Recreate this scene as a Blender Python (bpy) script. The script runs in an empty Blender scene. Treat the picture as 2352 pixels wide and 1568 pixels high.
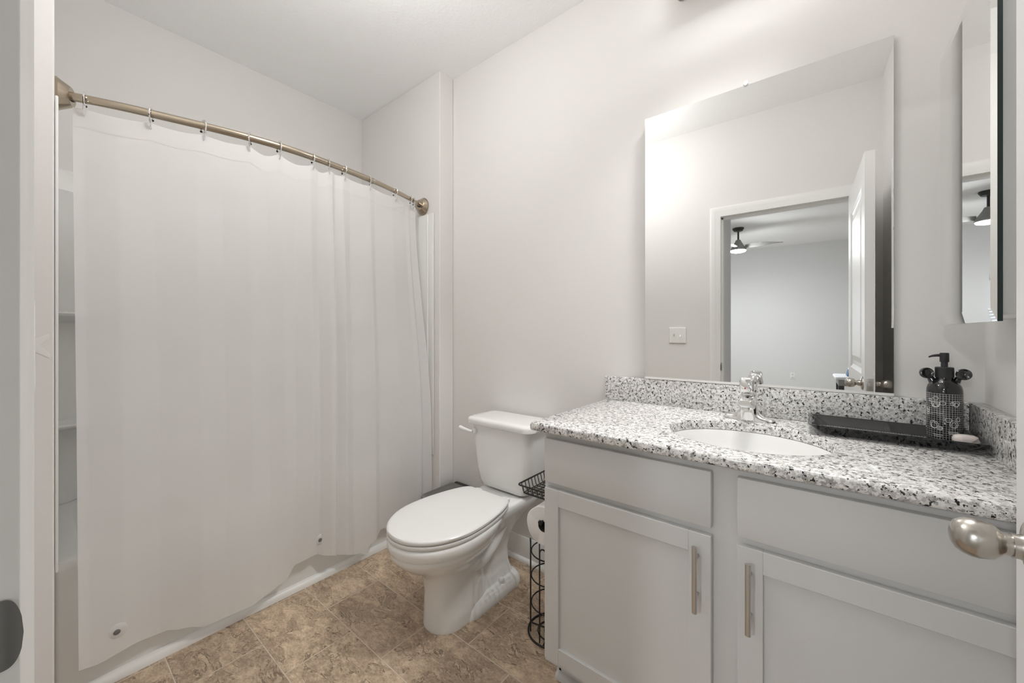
import bpy, bmesh, math, random
from math import sin, cos, pi, radians, sqrt
from mathutils import Vector, Matrix
random.seed(7)
S = bpy.context.scene
COL = S.collection

# ------------------------------------------------------------------ camera, world, exposure
YAW = 38.76
cam_d = bpy.data.cameras.new('camera'); cam = bpy.data.objects.new('camera', cam_d); COL.objects.link(cam)
cam.location = (0, 0, 1.18); cam.rotation_euler = (pi/2, 0, radians(YAW))
cam_d.sensor_width = 36; cam_d.lens = 884/2352*36; cam_d.shift_y = -(784-765)/2352
cam_d.clip_start = 0.01
S.camera = cam
S.view_settings.view_transform = 'Standard'; S.view_settings.look = 'None'
S.view_settings.gamma = 1; S.view_settings.use_curve_mapping = False
S.view_settings.exposure = 0.85
W = bpy.data.worlds.new('sky'); S.world = W; W.use_nodes = True
W.node_tree.nodes['Background'].inputs[0].default_value = (0.86, 0.93, 1.0, 1)
W.node_tree.nodes['Background'].inputs[1].default_value = 5.0
FILL_SPOT_W = 14.5       # watts of each spot head added to the vanity bar for floor light
VANITY_W = 29.0       # strength of the vanity light bar
FAN_E = 340.0        # strength of the bedroom fan lamp
FILL_E = 23.0        # strength of the added fill globe above the view
try:
    S.cycles.max_bounces = 14; S.cycles.diffuse_bounces = 8; S.cycles.glossy_bounces = 6
    S.cycles.transparent_max_bounces = 12; S.cycles.sample_clamp_indirect = 6
except Exception: pass

# ------------------------------------------------------------------ node helpers / materials
def mat(name, col=(.8,.8,.8), rough=.5, metal=0, spec=.5, coat=0, bump=None):
    m = bpy.data.materials.new(name); m.use_nodes = True
    b = m.node_tree.nodes['Principled BSDF']
    b.inputs['Base Color'].default_value = (*col, 1); b.inputs['Roughness'].default_value = rough
    b.inputs['Metallic'].default_value = metal; b.inputs['Specular IOR Level'].default_value = spec
    b.inputs['Coat Weight'].default_value = coat; b.inputs['Coat Roughness'].default_value = .05
    if bump:
        sc, st, dist = bump
        nt = m.node_tree
        tc = nt.nodes.new('ShaderNodeTexCoord'); n = nt.nodes.new('ShaderNodeTexNoise'); bp = nt.nodes.new('ShaderNodeBump')
        n.inputs['Scale'].default_value = sc; n.inputs['Detail'].default_value = 4
        bp.inputs['Strength'].default_value = st; bp.inputs['Distance'].default_value = dist
        nt.links.new(tc.outputs['Object'], n.inputs['Vector']); nt.links.new(n.outputs[0], bp.inputs['Height'])
        nt.links.new(bp.outputs[0], b.inputs['Normal'])
    return m
def N(nt, t, **kw):
    n = nt.nodes.new(t)
    for k, v in kw.items(): setattr(n, k, v)
    return n
def ramp(nt, src, stops, interp='LINEAR'):
    r = N(nt, 'ShaderNodeValToRGB'); r.color_ramp.interpolation = interp
    el = r.color_ramp.elements
    while len(el) < len(stops): el.new(.5)
    for e, (p, c) in zip(el, stops): e.position = p; e.color = (*c, 1)
    nt.links.new(src, r.inputs[0]); return r.outputs[0]
def mixc(nt, fac, a, b, mode='MIX'):
    m = N(nt, 'ShaderNodeMix', data_type='RGBA', blend_type=mode)
    for sock, v in ((m.inputs[0], fac), (m.inputs[6], a), (m.inputs[7], b)):
        if hasattr(v, 'is_output'): nt.links.new(v, sock)
        else: sock.default_value = v if isinstance(v, (int, float)) else (*v, 1)
    return m.outputs[2]

M = {}
M['wall'] = mat('warm_grey_wall_paint', (.755,.741,.723), .85, spec=.2, bump=(220,.08,.002))
M['ceil'] = mat('white_textured_ceiling', (.92,.92,.918), .95, spec=.1, bump=(70,.35,.006))
M['trim'] = mat('white_trim_paint', (.80,.80,.785), .35)
M['door'] = mat('white_door_paint', (.80,.80,.79), .4)
M['porc'] = mat('white_porcelain', (.82,.82,.805), .07, coat=.5)
M['seat'] = mat('white_seat_plastic', (.76,.76,.747), .28)
M['tub'] = mat('white_fiberglass', (.80,.80,.785), .40, spec=.35)
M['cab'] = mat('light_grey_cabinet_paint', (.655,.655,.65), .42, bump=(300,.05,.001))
M['nickel'] = mat('brushed_nickel', (.50,.47,.43), .27, 1)
M['rod'] = mat('warm_brushed_nickel', (.47,.40,.315), .23, 1)
M['steel'] = mat('satin_steel', (.62,.60,.57), .33, 1)
M['chrome'] = mat('chrome', (.86,.86,.86), .05, 1)
M['black'] = mat('black_wire_paint', (.012,.012,.012), .4)
M['gloss'] = mat('black_glaze', (.012,.012,.013), .06, coat=.6)
M['pump'] = mat('matt_black_plastic', (.02,.02,.022), .45)
M['white_ink'] = mat('white_ink', (.8,.8,.8), .5)
M['soap'] = mat('pale_soap', (.74,.66,.63), .2)
M['paper'] = mat('tissue_paper', (.86,.85,.83), .95, bump=(150,.2,.002))
M['darkhole'] = mat('dark_cardboard', (.05,.045,.04), .8)
M['mirror'] = mat('mirror_silvering', (.90,.905,.90), .0, 1)
M['glass_edge'] = mat('dark_green_glass_edge', (.03,.045,.042), .1)
M['lidgrey'] = mat('grey_plastic', (.17,.165,.16), .4)
M['dark'] = mat('dark_plastic', (.03,.03,.03), .5)
M['liner'] = mat('brown_plastic_bag', (.13,.095,.075), .35, bump=(60,.8,.01))
M['carpet'] = mat('beige_carpet', (.50,.46,.41), 1, spec=.05, bump=(400,.8,.004))
M['bwall'] = mat('pale_grey_wall_paint', (.70,.70,.70), .85, spec=.2)
M['fan'] = mat('dark_bronze', (.035,.033,.03), .4)
M['blade'] = mat('grey_fan_blade', (.28,.28,.27), .45)
M['plate'] = mat('white_switch_plate', (.82,.81,.79), .3)
M['blue'] = mat('blue_cardboard', (.03,.10,.25), .5)
M['boxwhite'] = mat('white_cardboard', (.8,.82,.85), .5)
M['blind'] = mat('white_blind_slat', (.85,.86,.87), .45)
M['red'] = mat('red_dot', (.35,.03,.02), .3)
M['plastic_clear'] = mat('clear_clip', (.75,.75,.75), .1)
M['shade'] = mat('dark_table_wood', (.03,.028,.027), .4)
M['greytop'] = mat('grey_apron', (.28,.28,.27), .5)

def emis(name, col, st):
    m = bpy.data.materials.new(name); m.use_nodes = True; nt = m.node_tree; nt.nodes.clear()
    o = N(nt, 'ShaderNodeOutputMaterial'); e = N(nt, 'ShaderNodeEmission')
    e.inputs[0].default_value = (*col, 1); e.inputs[1].default_value = st
    nt.links.new(e.outputs[0], o.inputs[0]); return m
M['bulb'] = emis('lit_globe', (1, .995, .985), VANITY_W)
M['fanlamp'] = emis('lit_fan_lamp', (.95, .98, 1), FAN_E)
M['fill_lamp'] = emis('lit_fill_globe', (1, .995, .985), FILL_E)
M['strike'] = mat('satin_metal_dark_reflection', (.25,.25,.245), .35, 1)  # satin metal, colour darkened to imitate the dark room it reflects

def curtain_mat(name, transp):
    m = bpy.data.materials.new(name); m.use_nodes = True; nt = m.node_tree
    b = nt.nodes['Principled BSDF']; o = nt.nodes['Material Output']
    b.inputs['Base Color'].default_value = (.87,.86,.85,1); b.inputs['Roughness'].default_value = .8
    b.inputs['Specular IOR Level'].default_value = .08
    tl = N(nt, 'ShaderNodeBsdfTranslucent'); tl.inputs[0].default_value = (.87,.86,.85,1)
    tr = N(nt, 'ShaderNodeBsdfTransparent')
    m1 = N(nt, 'ShaderNodeMixShader'); m1.inputs[0].default_value = .30
    m2 = N(nt, 'ShaderNodeMixShader'); m2.inputs[0].default_value = transp
    nt.links.new(b.outputs[0], m1.inputs[1]); nt.links.new(tl.outputs[0], m1.inputs[2])
    nt.links.new(m1.outputs[0], m2.inputs[1]); nt.links.new(tr.outputs[0], m2.inputs[2]); nt.links.new(m2.outputs[0], o.inputs[0])
    tc = N(nt, 'ShaderNodeTexCoord'); n = N(nt, 'ShaderNodeTexNoise'); n.inputs['Scale'].default_value = 5; n.inputs['Detail'].default_value = 3
    bp = N(nt, 'ShaderNodeBump'); bp.inputs['Strength'].default_value = .25; bp.inputs['Distance'].default_value = .02
    nt.links.new(tc.outputs['Object'], n.inputs['Vector']); nt.links.new(n.outputs[0], bp.inputs['Height']); nt.links.new(bp.outputs[0], b.inputs['Normal'])
    return m
M['curtain'] = curtain_mat('frosted_liner_plastic', .15)
M['header'] = curtain_mat('frosted_liner_header', .12)

def glass_mat():
    m = bpy.data.materials.new('window_glass'); m.use_nodes = True; nt = m.node_tree; nt.nodes.clear()
    o = N(nt, 'ShaderNodeOutputMaterial'); t = N(nt, 'ShaderNodeBsdfTransparent'); g = N(nt, 'ShaderNodeBsdfGlossy'); g.inputs['Roughness'].default_value = 0
    f = N(nt, 'ShaderNodeFresnel'); f.inputs[0].default_value = 1.45; mx = N(nt, 'ShaderNodeMixShader')
    nt.links.new(f.outputs[0], mx.inputs[0]); nt.links.new(t.outputs[0], mx.inputs[1]); nt.links.new(g.outputs[0], mx.inputs[2]); nt.links.new(mx.outputs[0], o.inputs[0])
    return m
M['glass'] = glass_mat()

def floor_mat():
    m = bpy.data.materials.new('brown_stone_tile_vinyl'); m.use_nodes = True; nt = m.node_tree; L = nt.links.new
    b = nt.nodes['Principled BSDF']
    tc = N(nt, 'ShaderNodeTexCoord'); mp = N(nt, 'ShaderNodeMapping'); mp.inputs['Location'].default_value = (1.65, -.057, 0)
    L(tc.outputs['Object'], mp.inputs['Vector'])
    def brick(c1, c2, mo, ms):
        br = N(nt, 'ShaderNodeTexBrick'); br.offset = .5; br.offset_frequency = 2; br.squash = 1
        br.inputs['Scale'].default_value = 1; br.inputs['Brick Width'].default_value = .404; br.inputs['Row Height'].default_value = .2445
        br.inputs['Mortar Size'].default_value = ms; br.inputs['Mortar Smooth'].default_value = .3
        br.inputs['Color1'].default_value = (*c1, 1); br.inputs['Color2'].default_value = (*c2, 1); br.inputs['Mortar'].default_value = (*mo, 1)
        L(mp.outputs[0], br.inputs['Vector']); return br
    br = brick((0,0,0), (1,1,1), (.5,.5,.5), .0022)
    sep = N(nt, 'ShaderNodeSeparateColor'); L(br.outputs['Color'], sep.inputs[0])
    w = N(nt, 'ShaderNodeMath', operation='MULTIPLY'); w.inputs[1].default_value = 17.3; L(sep.outputs[0], w.inputs[0])
    # rotated, stretched coordinates so the cleft runs across each tile
    mp2 = N(nt, 'ShaderNodeMapping'); mp2.inputs['Rotation'].default_value = (0,0,radians(32)); mp2.inputs['Scale'].default_value = (1,1.7,1)
    L(tc.outputs['Object'], mp2.inputs['Vector'])
    def noise(sc, det, ro, dis):
        n = N(nt, 'ShaderNodeTexNoise', noise_dimensions='4D'); n.inputs['Scale'].default_value = sc; n.inputs['Detail'].default_value = det
        n.inputs['Roughness'].default_value = ro; n.inputs['Distortion'].default_value = dis
        L(mp2.outputs[0], n.inputs['Vector']); L(w.outputs[0], n.inputs['W']); return n.outputs[0]
    big = noise(6, 9, .62, 1.1); mid = noise(22, 8, .68, .6); fine = noise(90, 6, .7, .2)
    c = ramp(nt, big, [(.30,(.10,.075,.055)), (.44,(.20,.153,.113)), (.55,(.31,.248,.188)), (.68,(.50,.42,.33))])
    c = mixc(nt, .5, c, ramp(nt, mid, [(.34,(.09,.07,.053)), (.5,(.27,.215,.165)), (.66,(.56,.475,.375))]))
    c = mixc(nt, .30, c, ramp(nt, fine, [(.34,(.09,.07,.055)), (.66,(.55,.465,.375))]))
    # thin dark cleft lines along the contour of the mid noise
    ab = N(nt, 'ShaderNodeMath', operation='SUBTRACT'); ab.inputs[1].default_value = .47; L(big, ab.inputs[0])
    ab2 = N(nt, 'ShaderNodeMath', operation='ABSOLUTE'); L(ab.outputs[0], ab2.inputs[0])
    crack = ramp(nt, ab2.outputs[0], [(0,(1,1,1)), (.0055,(.75,.75,.75)), (.012,(0,0,0))])
    gate = ramp(nt, mid, [(.465,(0,0,0)), (.545,(1,1,1))])
    ck = mixc(nt, 1.0, crack, gate, 'MULTIPLY')
    ck2 = N(nt, 'ShaderNodeMath', operation='MULTIPLY'); ck2.inputs[1].default_value = .75; L(ck, ck2.inputs[0]); c = mixc(nt, ck2.outputs[0], c, (.10,.075,.055))
    tint = ramp(nt, sep.outputs[0], [(0,(.88,.86,.85)), (1,(1.12,1.1,1.07))])
    c = mixc(nt, 1.0, c, tint, 'MULTIPLY'); c = mixc(nt, 1.0, c, (1.62,1.56,1.48), 'MULTIPLY')
    c = mixc(nt, br.outputs['Fac'], c, (.62,.53,.43))
    L(c, b.inputs['Base Color']); b.inputs['Roughness'].default_value = .55; b.inputs['Specular IOR Level'].default_value = .3
    hs = N(nt, 'ShaderNodeMath', operation='ADD'); L(big, hs.inputs[0]); L(mid, hs.inputs[1])
    h2 = N(nt, 'ShaderNodeMath', operation='SUBTRACT'); L(hs.outputs[0], h2.inputs[0]); L(ck, h2.inputs[1])
    bp = N(nt, 'ShaderNodeBump'); bp.inputs['Strength'].default_value = .6; bp.inputs['Distance'].default_value = .005
    L(h2.outputs[0], bp.inputs['Height']); L(bp.outputs[0], b.inputs['Normal'])
    return m
M['floor'] = floor_mat()

def granite_mat():
    m = bpy.data.materials.new('speckled_white_granite'); m.use_nodes = True; nt = m.node_tree; L = nt.links.new
    b = nt.nodes['Principled BSDF']; tc = N(nt, 'ShaderNodeTexCoord')
    def noise(sc, det, ro, off):
        mp = N(nt, 'ShaderNodeMapping'); mp.inputs['Location'].default_value = (off, off*.7, off*1.3); L(tc.outputs['Object'], mp.inputs['Vector'])
        n = N(nt, 'ShaderNodeTexNoise'); n.inputs['Scale'].default_value = sc; n.inputs['Detail'].default_value = det; n.inputs['Roughness'].default_value = ro
        L(mp.outputs[0], n.inputs['Vector']); return n.outputs[0]
    vo = N(nt, 'ShaderNodeTexVoronoi'); vo.inputs['Scale'].default_value = 170; L(tc.outputs['Object'], vo.inputs['Vector'])
    sep = N(nt, 'ShaderNodeSeparateColor'); L(vo.outputs['Color'], sep.inputs[0])
    base = ramp(nt, sep.outputs[0], [(0,(.66,.655,.64)), (.5,(.82,.815,.80)), (1,(.90,.895,.88))])
    grey = ramp(nt, noise(75, 4, .65, 1.7), [(.53,(0,0,0)), (.60,(1,1,1))])
    c = mixc(nt, grey, base, (.34,.335,.33))
    lg = ramp(nt, noise(130, 3, .6, 9.1), [(.53,(0,0,0)), (.59,(1,1,1))])
    c = mixc(nt, lg, c, (.52,.50,.485))
    blk = ramp(nt, noise(120, 3, .6, 4.2), [(.585,(0,0,0)), (.61,(1,1,1))])
    c = mixc(nt, blk, c, (.03,.03,.032))
    L(c, b.inputs['Base Color']); b.inputs['Roughness'].default_value = .12
    return m
M['granite'] = granite_mat()

def bottle_mat():
    # glossy black with a thin white printed grid below the shoulder (object-space angle and height)
    m = bpy.data.materials.new('black_glass_with_printed_grid'); m.use_nodes = True; nt = m.node_tree; L = nt.links.new
    b = nt.nodes['Principled BSDF']; tc = N(nt, 'ShaderNodeTexCoord'); sp = N(nt, 'ShaderNodeSeparateXYZ'); L(tc.outputs['Object'], sp.inputs[0])
    def ma(op, a, bb=None, c=None):
        n = N(nt, 'ShaderNodeMath', operation=op)
        for i, v in enumerate((a, bb, c)):
            if v is None: continue
            if hasattr(v, 'is_output'): L(v, n.inputs[i])
            else: n.inputs[i].default_value = v
        return n.outputs[0]
    ang = ma('ARCTAN2', sp.outputs[1], sp.outputs[0])
    u = ma('FRACT', ma('MULTIPLY', ang, 38/(2*pi))); v = ma('FRACT', ma('MULTIPLY', sp.outputs[2], 1/.0056))
    lu = ma('LESS_THAN', u, .16); lv = ma('LESS_THAN', v, .16)
    line = ma('MAXIMUM', lu, lv)
    zone = ma('MULTIPLY', ma('LESS_THAN', sp.outputs[2], .125), ma('GREATER_THAN', sp.outputs[2], .006))
    f = ma('MULTIPLY', ma('MULTIPLY', line, zone), .5)
    c = mixc(nt, f, (.012,.012,.013), (.75,.75,.75)); L(c, b.inputs['Base Color'])
    b.inputs['Roughness'].default_value = .08; b.inputs['Coat Weight'].default_value = .4
    return m
M['bottle'] = bottle_mat()

# ------------------------------------------------------------------ mesh helpers (world coordinates in, object space out)
ORG = {}
def B(): return bmesh.new()
def box(bm, x0, x1, y0, y1, z0, z1, bev=0, seg=2):
    r = bmesh.ops.create_cube(bm, size=1)
    vs = r['verts']
    for v in vs: v.co = Vector(((x0+x1)/2+v.co.x*(x1-x0), (y0+y1)/2+v.co.y*(y1-y0), (z0+z1)/2+v.co.z*(z1-z0)))
    if bev:
        es = list({e for v in vs for e in v.link_edges})
        bmesh.ops.bevel(bm, geom=es, offset=bev, segments=seg, profile=.5, affect='EDGES')
    return bm
def loft(bm, rings, cap0=True, cap1=True, closed=True):
    R = [[bm.verts.new(p) for p in r] for r in rings]
    n = len(R[0])
    for a, b in zip(R, R[1:]):
        for i in range(n if closed else n-1):
            j = (i+1) % n
            try: bm.faces.new((a[i], a[j], b[j], b[i]))
            except ValueError: pass
    if cap0: bm.faces.new(list(reversed(R[0])))
    if cap1: bm.faces.new(R[-1])
    return bm
def lathe(bm, prof, c, axis=(0,0,1), n=32, up=None):
    ax = Vector(axis).normalized(); t = Vector((1,0,0)) if abs(ax.x) < .9 else Vector((0,1,0))
    u = ax.cross(t).normalized(); w = ax.cross(u)
    c = Vector(c); rings = []
    for r, h in prof:
        rings.append([c + ax*h + (u*cos(2*pi*i/n) + w*sin(2*pi*i/n))*max(r, 1e-5) for i in range(n)])
    return loft(bm, rings)
def tube(bm, pts, r, n=10, closed=False, rz=None):
    P = [Vector(p) for p in pts]; k = len(P); rings = []
    prev = None
    for i in range(k):
        if closed: t = (P[(i+1)%k]-P[i-1]).normalized()
        else: t = (P[min(i+1,k-1)]-P[max(i-1,0)]).normalized()
        if prev is None:
            a = Vector((0,0,1)) if abs(t.z) < .9 else Vector((1,0,0)); u = t.cross(a).normalized()
        else:
            u = (prev - t*prev.dot(t)).normalized()
        prev = u; w = t.cross(u)
        rr = r[i] if isinstance(r, (list, tuple)) else r
        rings.append([P[i] + (u*cos(2*pi*j/n)*rr + w*sin(2*pi*j/n)*(rr if rz is None else rz)) for j in range(n)])
    if closed:
        rings.append(rings[0])
        loft(bm, rings, False, False); bmesh.ops.remove_doubles(bm, verts=bm.verts, dist=1e-6)
        return bm
    return loft(bm, rings)
def rrect(x0, x1, y0, y1, r, z, n=6):
    pts = []
    for cx_, cy_, a0 in ((x1-r,y1-r,0),(x0+r,y1-r,pi/2),(x0+r,y0+r,pi),(x1-r,y0+r,3*pi/2)):
        for i in range(n+1):
            a = a0 + pi/2*i/n; pts.append(Vector((cx_+r*cos(a), cy_+r*sin(a), z)))
    return pts
def smooth_pts(pts, k=8):
    P = [Vector(p) for p in pts]; out = []
    for i in range(len(P)-1):
        p0 = P[max(i-1,0)]; p1 = P[i]; p2 = P[i+1]; p3 = P[min(i+2,len(P)-1)]
        for j in range(k):
            t = j/k
            out.append(.5*((2*p1)+(-p0+p2)*t+(2*p0-5*p1+4*p2-p3)*t*t+(-p0+3*p1-3*p2+p3)*t**3))
    out.append(P[-1]); return out
def link(name, bm, m, parent=None, smooth=True, ang=35, org=None):
    bmesh.ops.recalc_face_normals(bm, faces=bm.faces)
    if parent is not None: o0 = ORG[parent]
    elif org is not None: o0 = Vector(org)
    else:
        xs = [v.co for v in bm.verts]
        o0 = Vector(((min(c.x for c in xs)+max(c.x for c in xs))/2, (min(c.y for c in xs)+max(c.y for c in xs))/2, min(c.z for c in xs)))
    for v in bm.verts: v.co -= o0
    me = bpy.data.meshes.new(name); bm.to_mesh(me); bm.free()
    if smooth:
        for p in me.polygons: p.use_smooth = True
        me.set_sharp_from_angle(angle=radians(ang))
    o = bpy.data.objects.new(name, me); COL.objects.link(o); me.materials.append(M[m] if isinstance(m, str) else m)
    if parent is not None: o.parent = parent; ORG[o] = ORG[parent]
    else: o.location = o0; ORG[o] = o0
    return o
def tag(o, label, cat, group=None, kind=None):
    o['label'] = label; o['category'] = cat
    if group: o['group'] = group
    if kind: o['kind'] = kind
    return o
def thing(name, loc, label, cat, group=None, kind=None):
    o = bpy.data.objects.new(name, None); o.empty_display_size = .05; COL.objects.link(o); o.location = loc; ORG[o] = Vector(loc)
    return tag(o, label, cat, group, kind)
def part(name, bm, m, parent, label=None, **kw):
    o = link(name, bm, m, parent, **kw)
    if label: o['label'] = label
    return o
def struct(name, bm, m, label, cat, **kw):
    return tag(link(name, bm, m, None, org=(0,0,0), **kw), label, cat, kind='structure')

# ------------------------------------------------------------------ room constants
D = 1.61; CE = 2.73; XR = .345; XL = -2.61; XS = -1.753; YF = 1.503; YN = .040; YW = -.010; YB = -.135
JL, JR, HD = -.526, .230, 2.04

# ------------------------------------------------------------------ structure
bm = B(); box(bm, XL, XR, -.07, D, -.06, 0)
struct('floor', bm, 'floor', 'brown stone-look tile floor with pale grout lines in the bathroom', 'floor', smooth=False)
bm = B(); box(bm, XL-.12, XR+.12, YB, D+.12, CE, CE+.1)
struct('ceiling', bm, 'ceil', 'white textured bathroom ceiling above the tub and mirror', 'ceiling', smooth=False)
bm = B(); box(bm, XL-.12, XR+.12, D, D+.12, -.06, CE)
struct('wall_back', bm, 'wall', 'pale greige wall behind the toilet, mirror and vanity', 'wall', smooth=False)
bm = B(); box(bm, XR, XR+.12, YB, D, -.06, CE)
struct('wall_right', bm, 'wall', 'pale greige wall at the right, behind the medicine cabinet', 'wall', smooth=False)
bm = B(); box(bm, XL-.12, XL, YB, D, -.06, CE)
struct('wall_left', bm, 'wall', 'greige long wall of the tub alcove above the shower curtain', 'wall', smooth=False)
bm = B(); box(bm, XL, XS, YF, D, -.06, CE, .004, 1)
struct('wall_alcove_far', bm, 'wall', 'greige alcove end wall with the far rod flange, ending in a narrow bright corner', 'wall', smooth=False)
bm = B(); box(bm, XL, XS, YW, YN, -.06, CE, .004, 1)
struct('wall_alcove_near', bm, 'wall', 'narrow greige alcove end wall at the left, holding the near rod flange', 'wall', smooth=False)
bm = B()
box(bm, XL, JL-.015, YB, YW, -.06, CE); box(bm, JR+.015, XR, YB, YW, -.06, CE); box(bm, JL-.015, JR+.015, YB, YW, HD+.015, CE)
struct('wall_front', bm, 'wall', 'greige wall around the bathroom doorway, seen in the big mirror', 'wall', smooth=False)

def extrude_profile(bm, prof, a, b, udir, vdir):
    """prof: list of (u,v); swept straight from a to b"""
    a, b, u, v = map(Vector, (a, b, udir, vdir))
    loft(bm, [[p + u*s + v*t for s, t in prof] for p in (a, b)])
    return bm
BASEP = [(0,0),(.014,0),(.014,.085),(.011,.092),(.011,.098),(.007,.106),(.006,.115),(.004,.118),(0,.118)]
SHOEP = [(0,0),(.016,0)] + [(.016*cos(a*pi/10), .02*sin(a*pi/10)) for a in range(1,5)] + [(0,.02)]
bm = B(); extrude_profile(bm, BASEP, (XS+.001,D-.0005,0), (-.717,D-.0005,0), (0,-1,0), (0,0,1))
struct('baseboard_back', bm, 'trim', 'white moulded baseboard along the wall beside the toilet', 'baseboard')
bm = B(); extrude_profile(bm, SHOEP, (XS+.001,D-.0147,0), (-.717,D-.0147,0), (0,-1,0), (0,0,1))
struct('trim_1', bm, 'trim', 'white rounded shoe moulding at the foot of the baseboard behind the toilet', 'trim')
bm = B(); extrude_profile(bm, [(0,0),(.022,0),(.021,.012),(.016,.022),(.009,.028),(0,.030)], (-1.8845,YN+.012,0), (-1.8845,YF-.002,0), (1,0,0), (0,0,1))
struct('trim_2', bm, 'trim', 'white moulding strip along the floor at the foot of the tub', 'trim')

# door frame: jambs + casing (both wall sides), strike plate
def casing(bm, yface, sgn):
    T0, T1 = .003, .0105
    prof = [(0,0),(0,T0),(.006,T0+.0015),(.012,.006),(.03,.0075),(.04,.0105),(.052,T1),(.058,T1),(.064,.008),(.064,0)]
    # left leg, head, right leg with mitred corners
    xi, xo, zi = JL-.005, JL-.005, HD+.005
    pts = lambda s: (JL-.005-s, JR+.005+s, HD+.005+s)
    Rg = [[], [], [], []]
    for s, t in prof:
        l, r, h = pts(s); y = yface + sgn*t
        r_ = min(r, XR-.0006)
        Rg[0].append(Vector((l,y,0))); Rg[1].append(Vector((l,y,h))); Rg[2].append(Vector((r_,y,h))); Rg[3].append(Vector((r_,y,0)))
    loft(bm, Rg)
fr = thing('trim_3', (-.148,-.07,0), 'white door casing and jambs around the bathroom doorway', 'trim', kind='structure')
bm = B(); casing(bm, YW+.0004, 1); part('casing', bm, 'trim', fr)
bm = B(); casing(bm, YB-.0004, -1); part('casing', bm, 'trim', fr)
bm = B(); box(bm, JL-.0148, JL, YB, YW+.003, 0, HD); box(bm, JR, JR+.0148, YB, YW+.003, 0, HD); box(bm, JL-.0148, JR+.0148, YB, YW+.003, HD, HD+.0148)
box(bm, JL, JL+.011, YB+.03, YW-.045, 0, HD); box(bm, JR-.011, JR, YB+.03, YW-.045, 0, HD); box(bm, JL, JR, YB+.03, YW-.045, HD-.011, HD)
part('jamb', bm, 'trim', fr, smooth=False)
# strike plate with a curled D-shaped lip
bm = B(); zc = .931
rings = []
for k in range(15):
    t_ = max(0, (k-2)/12); y = (-.055,-.03)[k] if k < 2 else -.0165+.0118*t_; x = .0006+.0052*t_**2.5; hh = .029*sqrt(max(.0004, 1-t_**2.6))
    rings.append([Vector((JL+x, y, zc-hh)), Vector((JL+x, y, zc+hh)), Vector((JL+x+.0012, y, zc+hh)), Vector((JL+x+.0012, y, zc-hh))])
loft(bm, rings); part('strike_plate', bm, 'strike', fr, 'satin strike plate, dark reflection painted in, with a curled lip')

# bedroom beyond the doorway
bm = B(); box(bm, -3.2, 2.2, -5.2, -.07, -.06, -.002)
struct('floor_bedroom', bm, 'carpet', 'beige carpet of the bedroom behind the doorway', 'floor', smooth=False)
bm = B(); box(bm, -3.3, 2.3, -5.3, YB, CE, CE+.1)
struct('ceiling_bedroom', bm, 'ceil', 'white bedroom ceiling with the fan, seen in the mirror', 'ceiling', smooth=False)
WX0, WX1, WZ0, WZ1 = -2.14, -1.15, .80, 1.95
bm = B()
box(bm, -3.2, WX0, -5.3, -5.2, 0, CE); box(bm, WX1, 2.2, -5.3, -5.2, 0, CE); box(bm, WX0, WX1, -5.3, -5.2, 0, WZ0); box(bm, WX0, WX1, -5.3, -5.2, WZ1, CE)
struct('wall_bedroom_far', bm, 'bwall', 'pale grey far bedroom wall seen through the doorway in the mirror', 'wall', smooth=False)
bm = B(); box(bm, -3.3, -3.2, -5.3, YB, 0, CE)
struct('wall_bedroom_left', bm, 'bwall', 'pale grey bedroom wall beyond the doorway on the window side', 'wall', smooth=False)
bm = B(); box(bm, 2.2, 2.3, -5.3, YB, 0, CE)
struct('wall_bedroom_right', bm, 'bwall', 'pale grey bedroom wall beyond the doorway behind the door', 'wall', smooth=False)
bm = B(); box(bm, -3.2, XL-.121, YB, YB+.1, 0, CE); box(bm, XR+.121, 2.2, YB, YB+.1, 0, CE); box(bm, -3.2, JL-.003, -.56, YB-.0125, 0, CE)
struct('wall_bedroom_near', bm, 'bwall', 'grey wall return just past the left door jamb, seen in the mirror', 'wall', smooth=False)
# window and blinds
wn = thing('window_1', ((WX0+WX1)/2,-5.25,WZ0), 'bright bedroom window with white frame, seen in the medicine cabinet mirror', 'window', kind='structure')
bm = B()
for a in ((WX0,WX0+.05,WZ0,WZ1),(WX1-.05,WX1,WZ0,WZ1),(WX0+.05,WX1-.05,WZ0,WZ0+.05),(WX0+.05,WX1-.05,WZ1-.05,WZ1),(WX0+.05,WX1-.05,1.35,1.40)): box(bm, a[0],a[1],-5.285,-5.235,a[2],a[3])
part('window_frame', bm, 'trim', wn, smooth=False)
bm = B(); box(bm, WX0+.051, WX1-.051, -5.262, -5.258, WZ0+.051, WZ1-.051); part('pane', bm, 'glass', wn, smooth=False)
bl = thing('window_blind', ((WX0+WX1)/2,-5.17,WZ0), 'white slatted blind hanging over the bright bedroom window', 'blind')
bm = B(); box(bm, WX0-.02, WX1+.02, -5.198, -5.14, WZ1-.02, WZ1+.05, .004); part('headrail', bm, 'blind', bl)
bm = B(); k = 0; z = WZ1-.05
while z > WZ0+.03:
    loft(bm, [[Vector((x,-5.168+d*.021,z+d*.012+.0012)) , Vector((x,-5.168+d*.021,z+d*.012-.0012))] for x, d in ((WX0,-1),(WX0,1))] , False, False, False) if False else None
    vs = [bm.verts.new((x,-5.168+dy,z+dz)) for x in (WX0-.01,WX1+.01) for dy, dz in ((-.019,.008),(.019,-.010),(.019,-.008),(-.019,.010))]
    for q in ((0,1,2,3),(7,6,5,4),(0,4,5,1),(1,5,6,2),(2,6,7,3),(3,7,4,0)): bm.faces.new([vs[i] for i in q])
    z -= .042
part('slats', bm, 'blind', bl, smooth=False)
bm = B(); box(bm, WX0-.01, WX1+.01, -5.19, -5.15, WZ0, WZ0+.02, .003); part('bottom_rail', bm, 'blind', bl)

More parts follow.
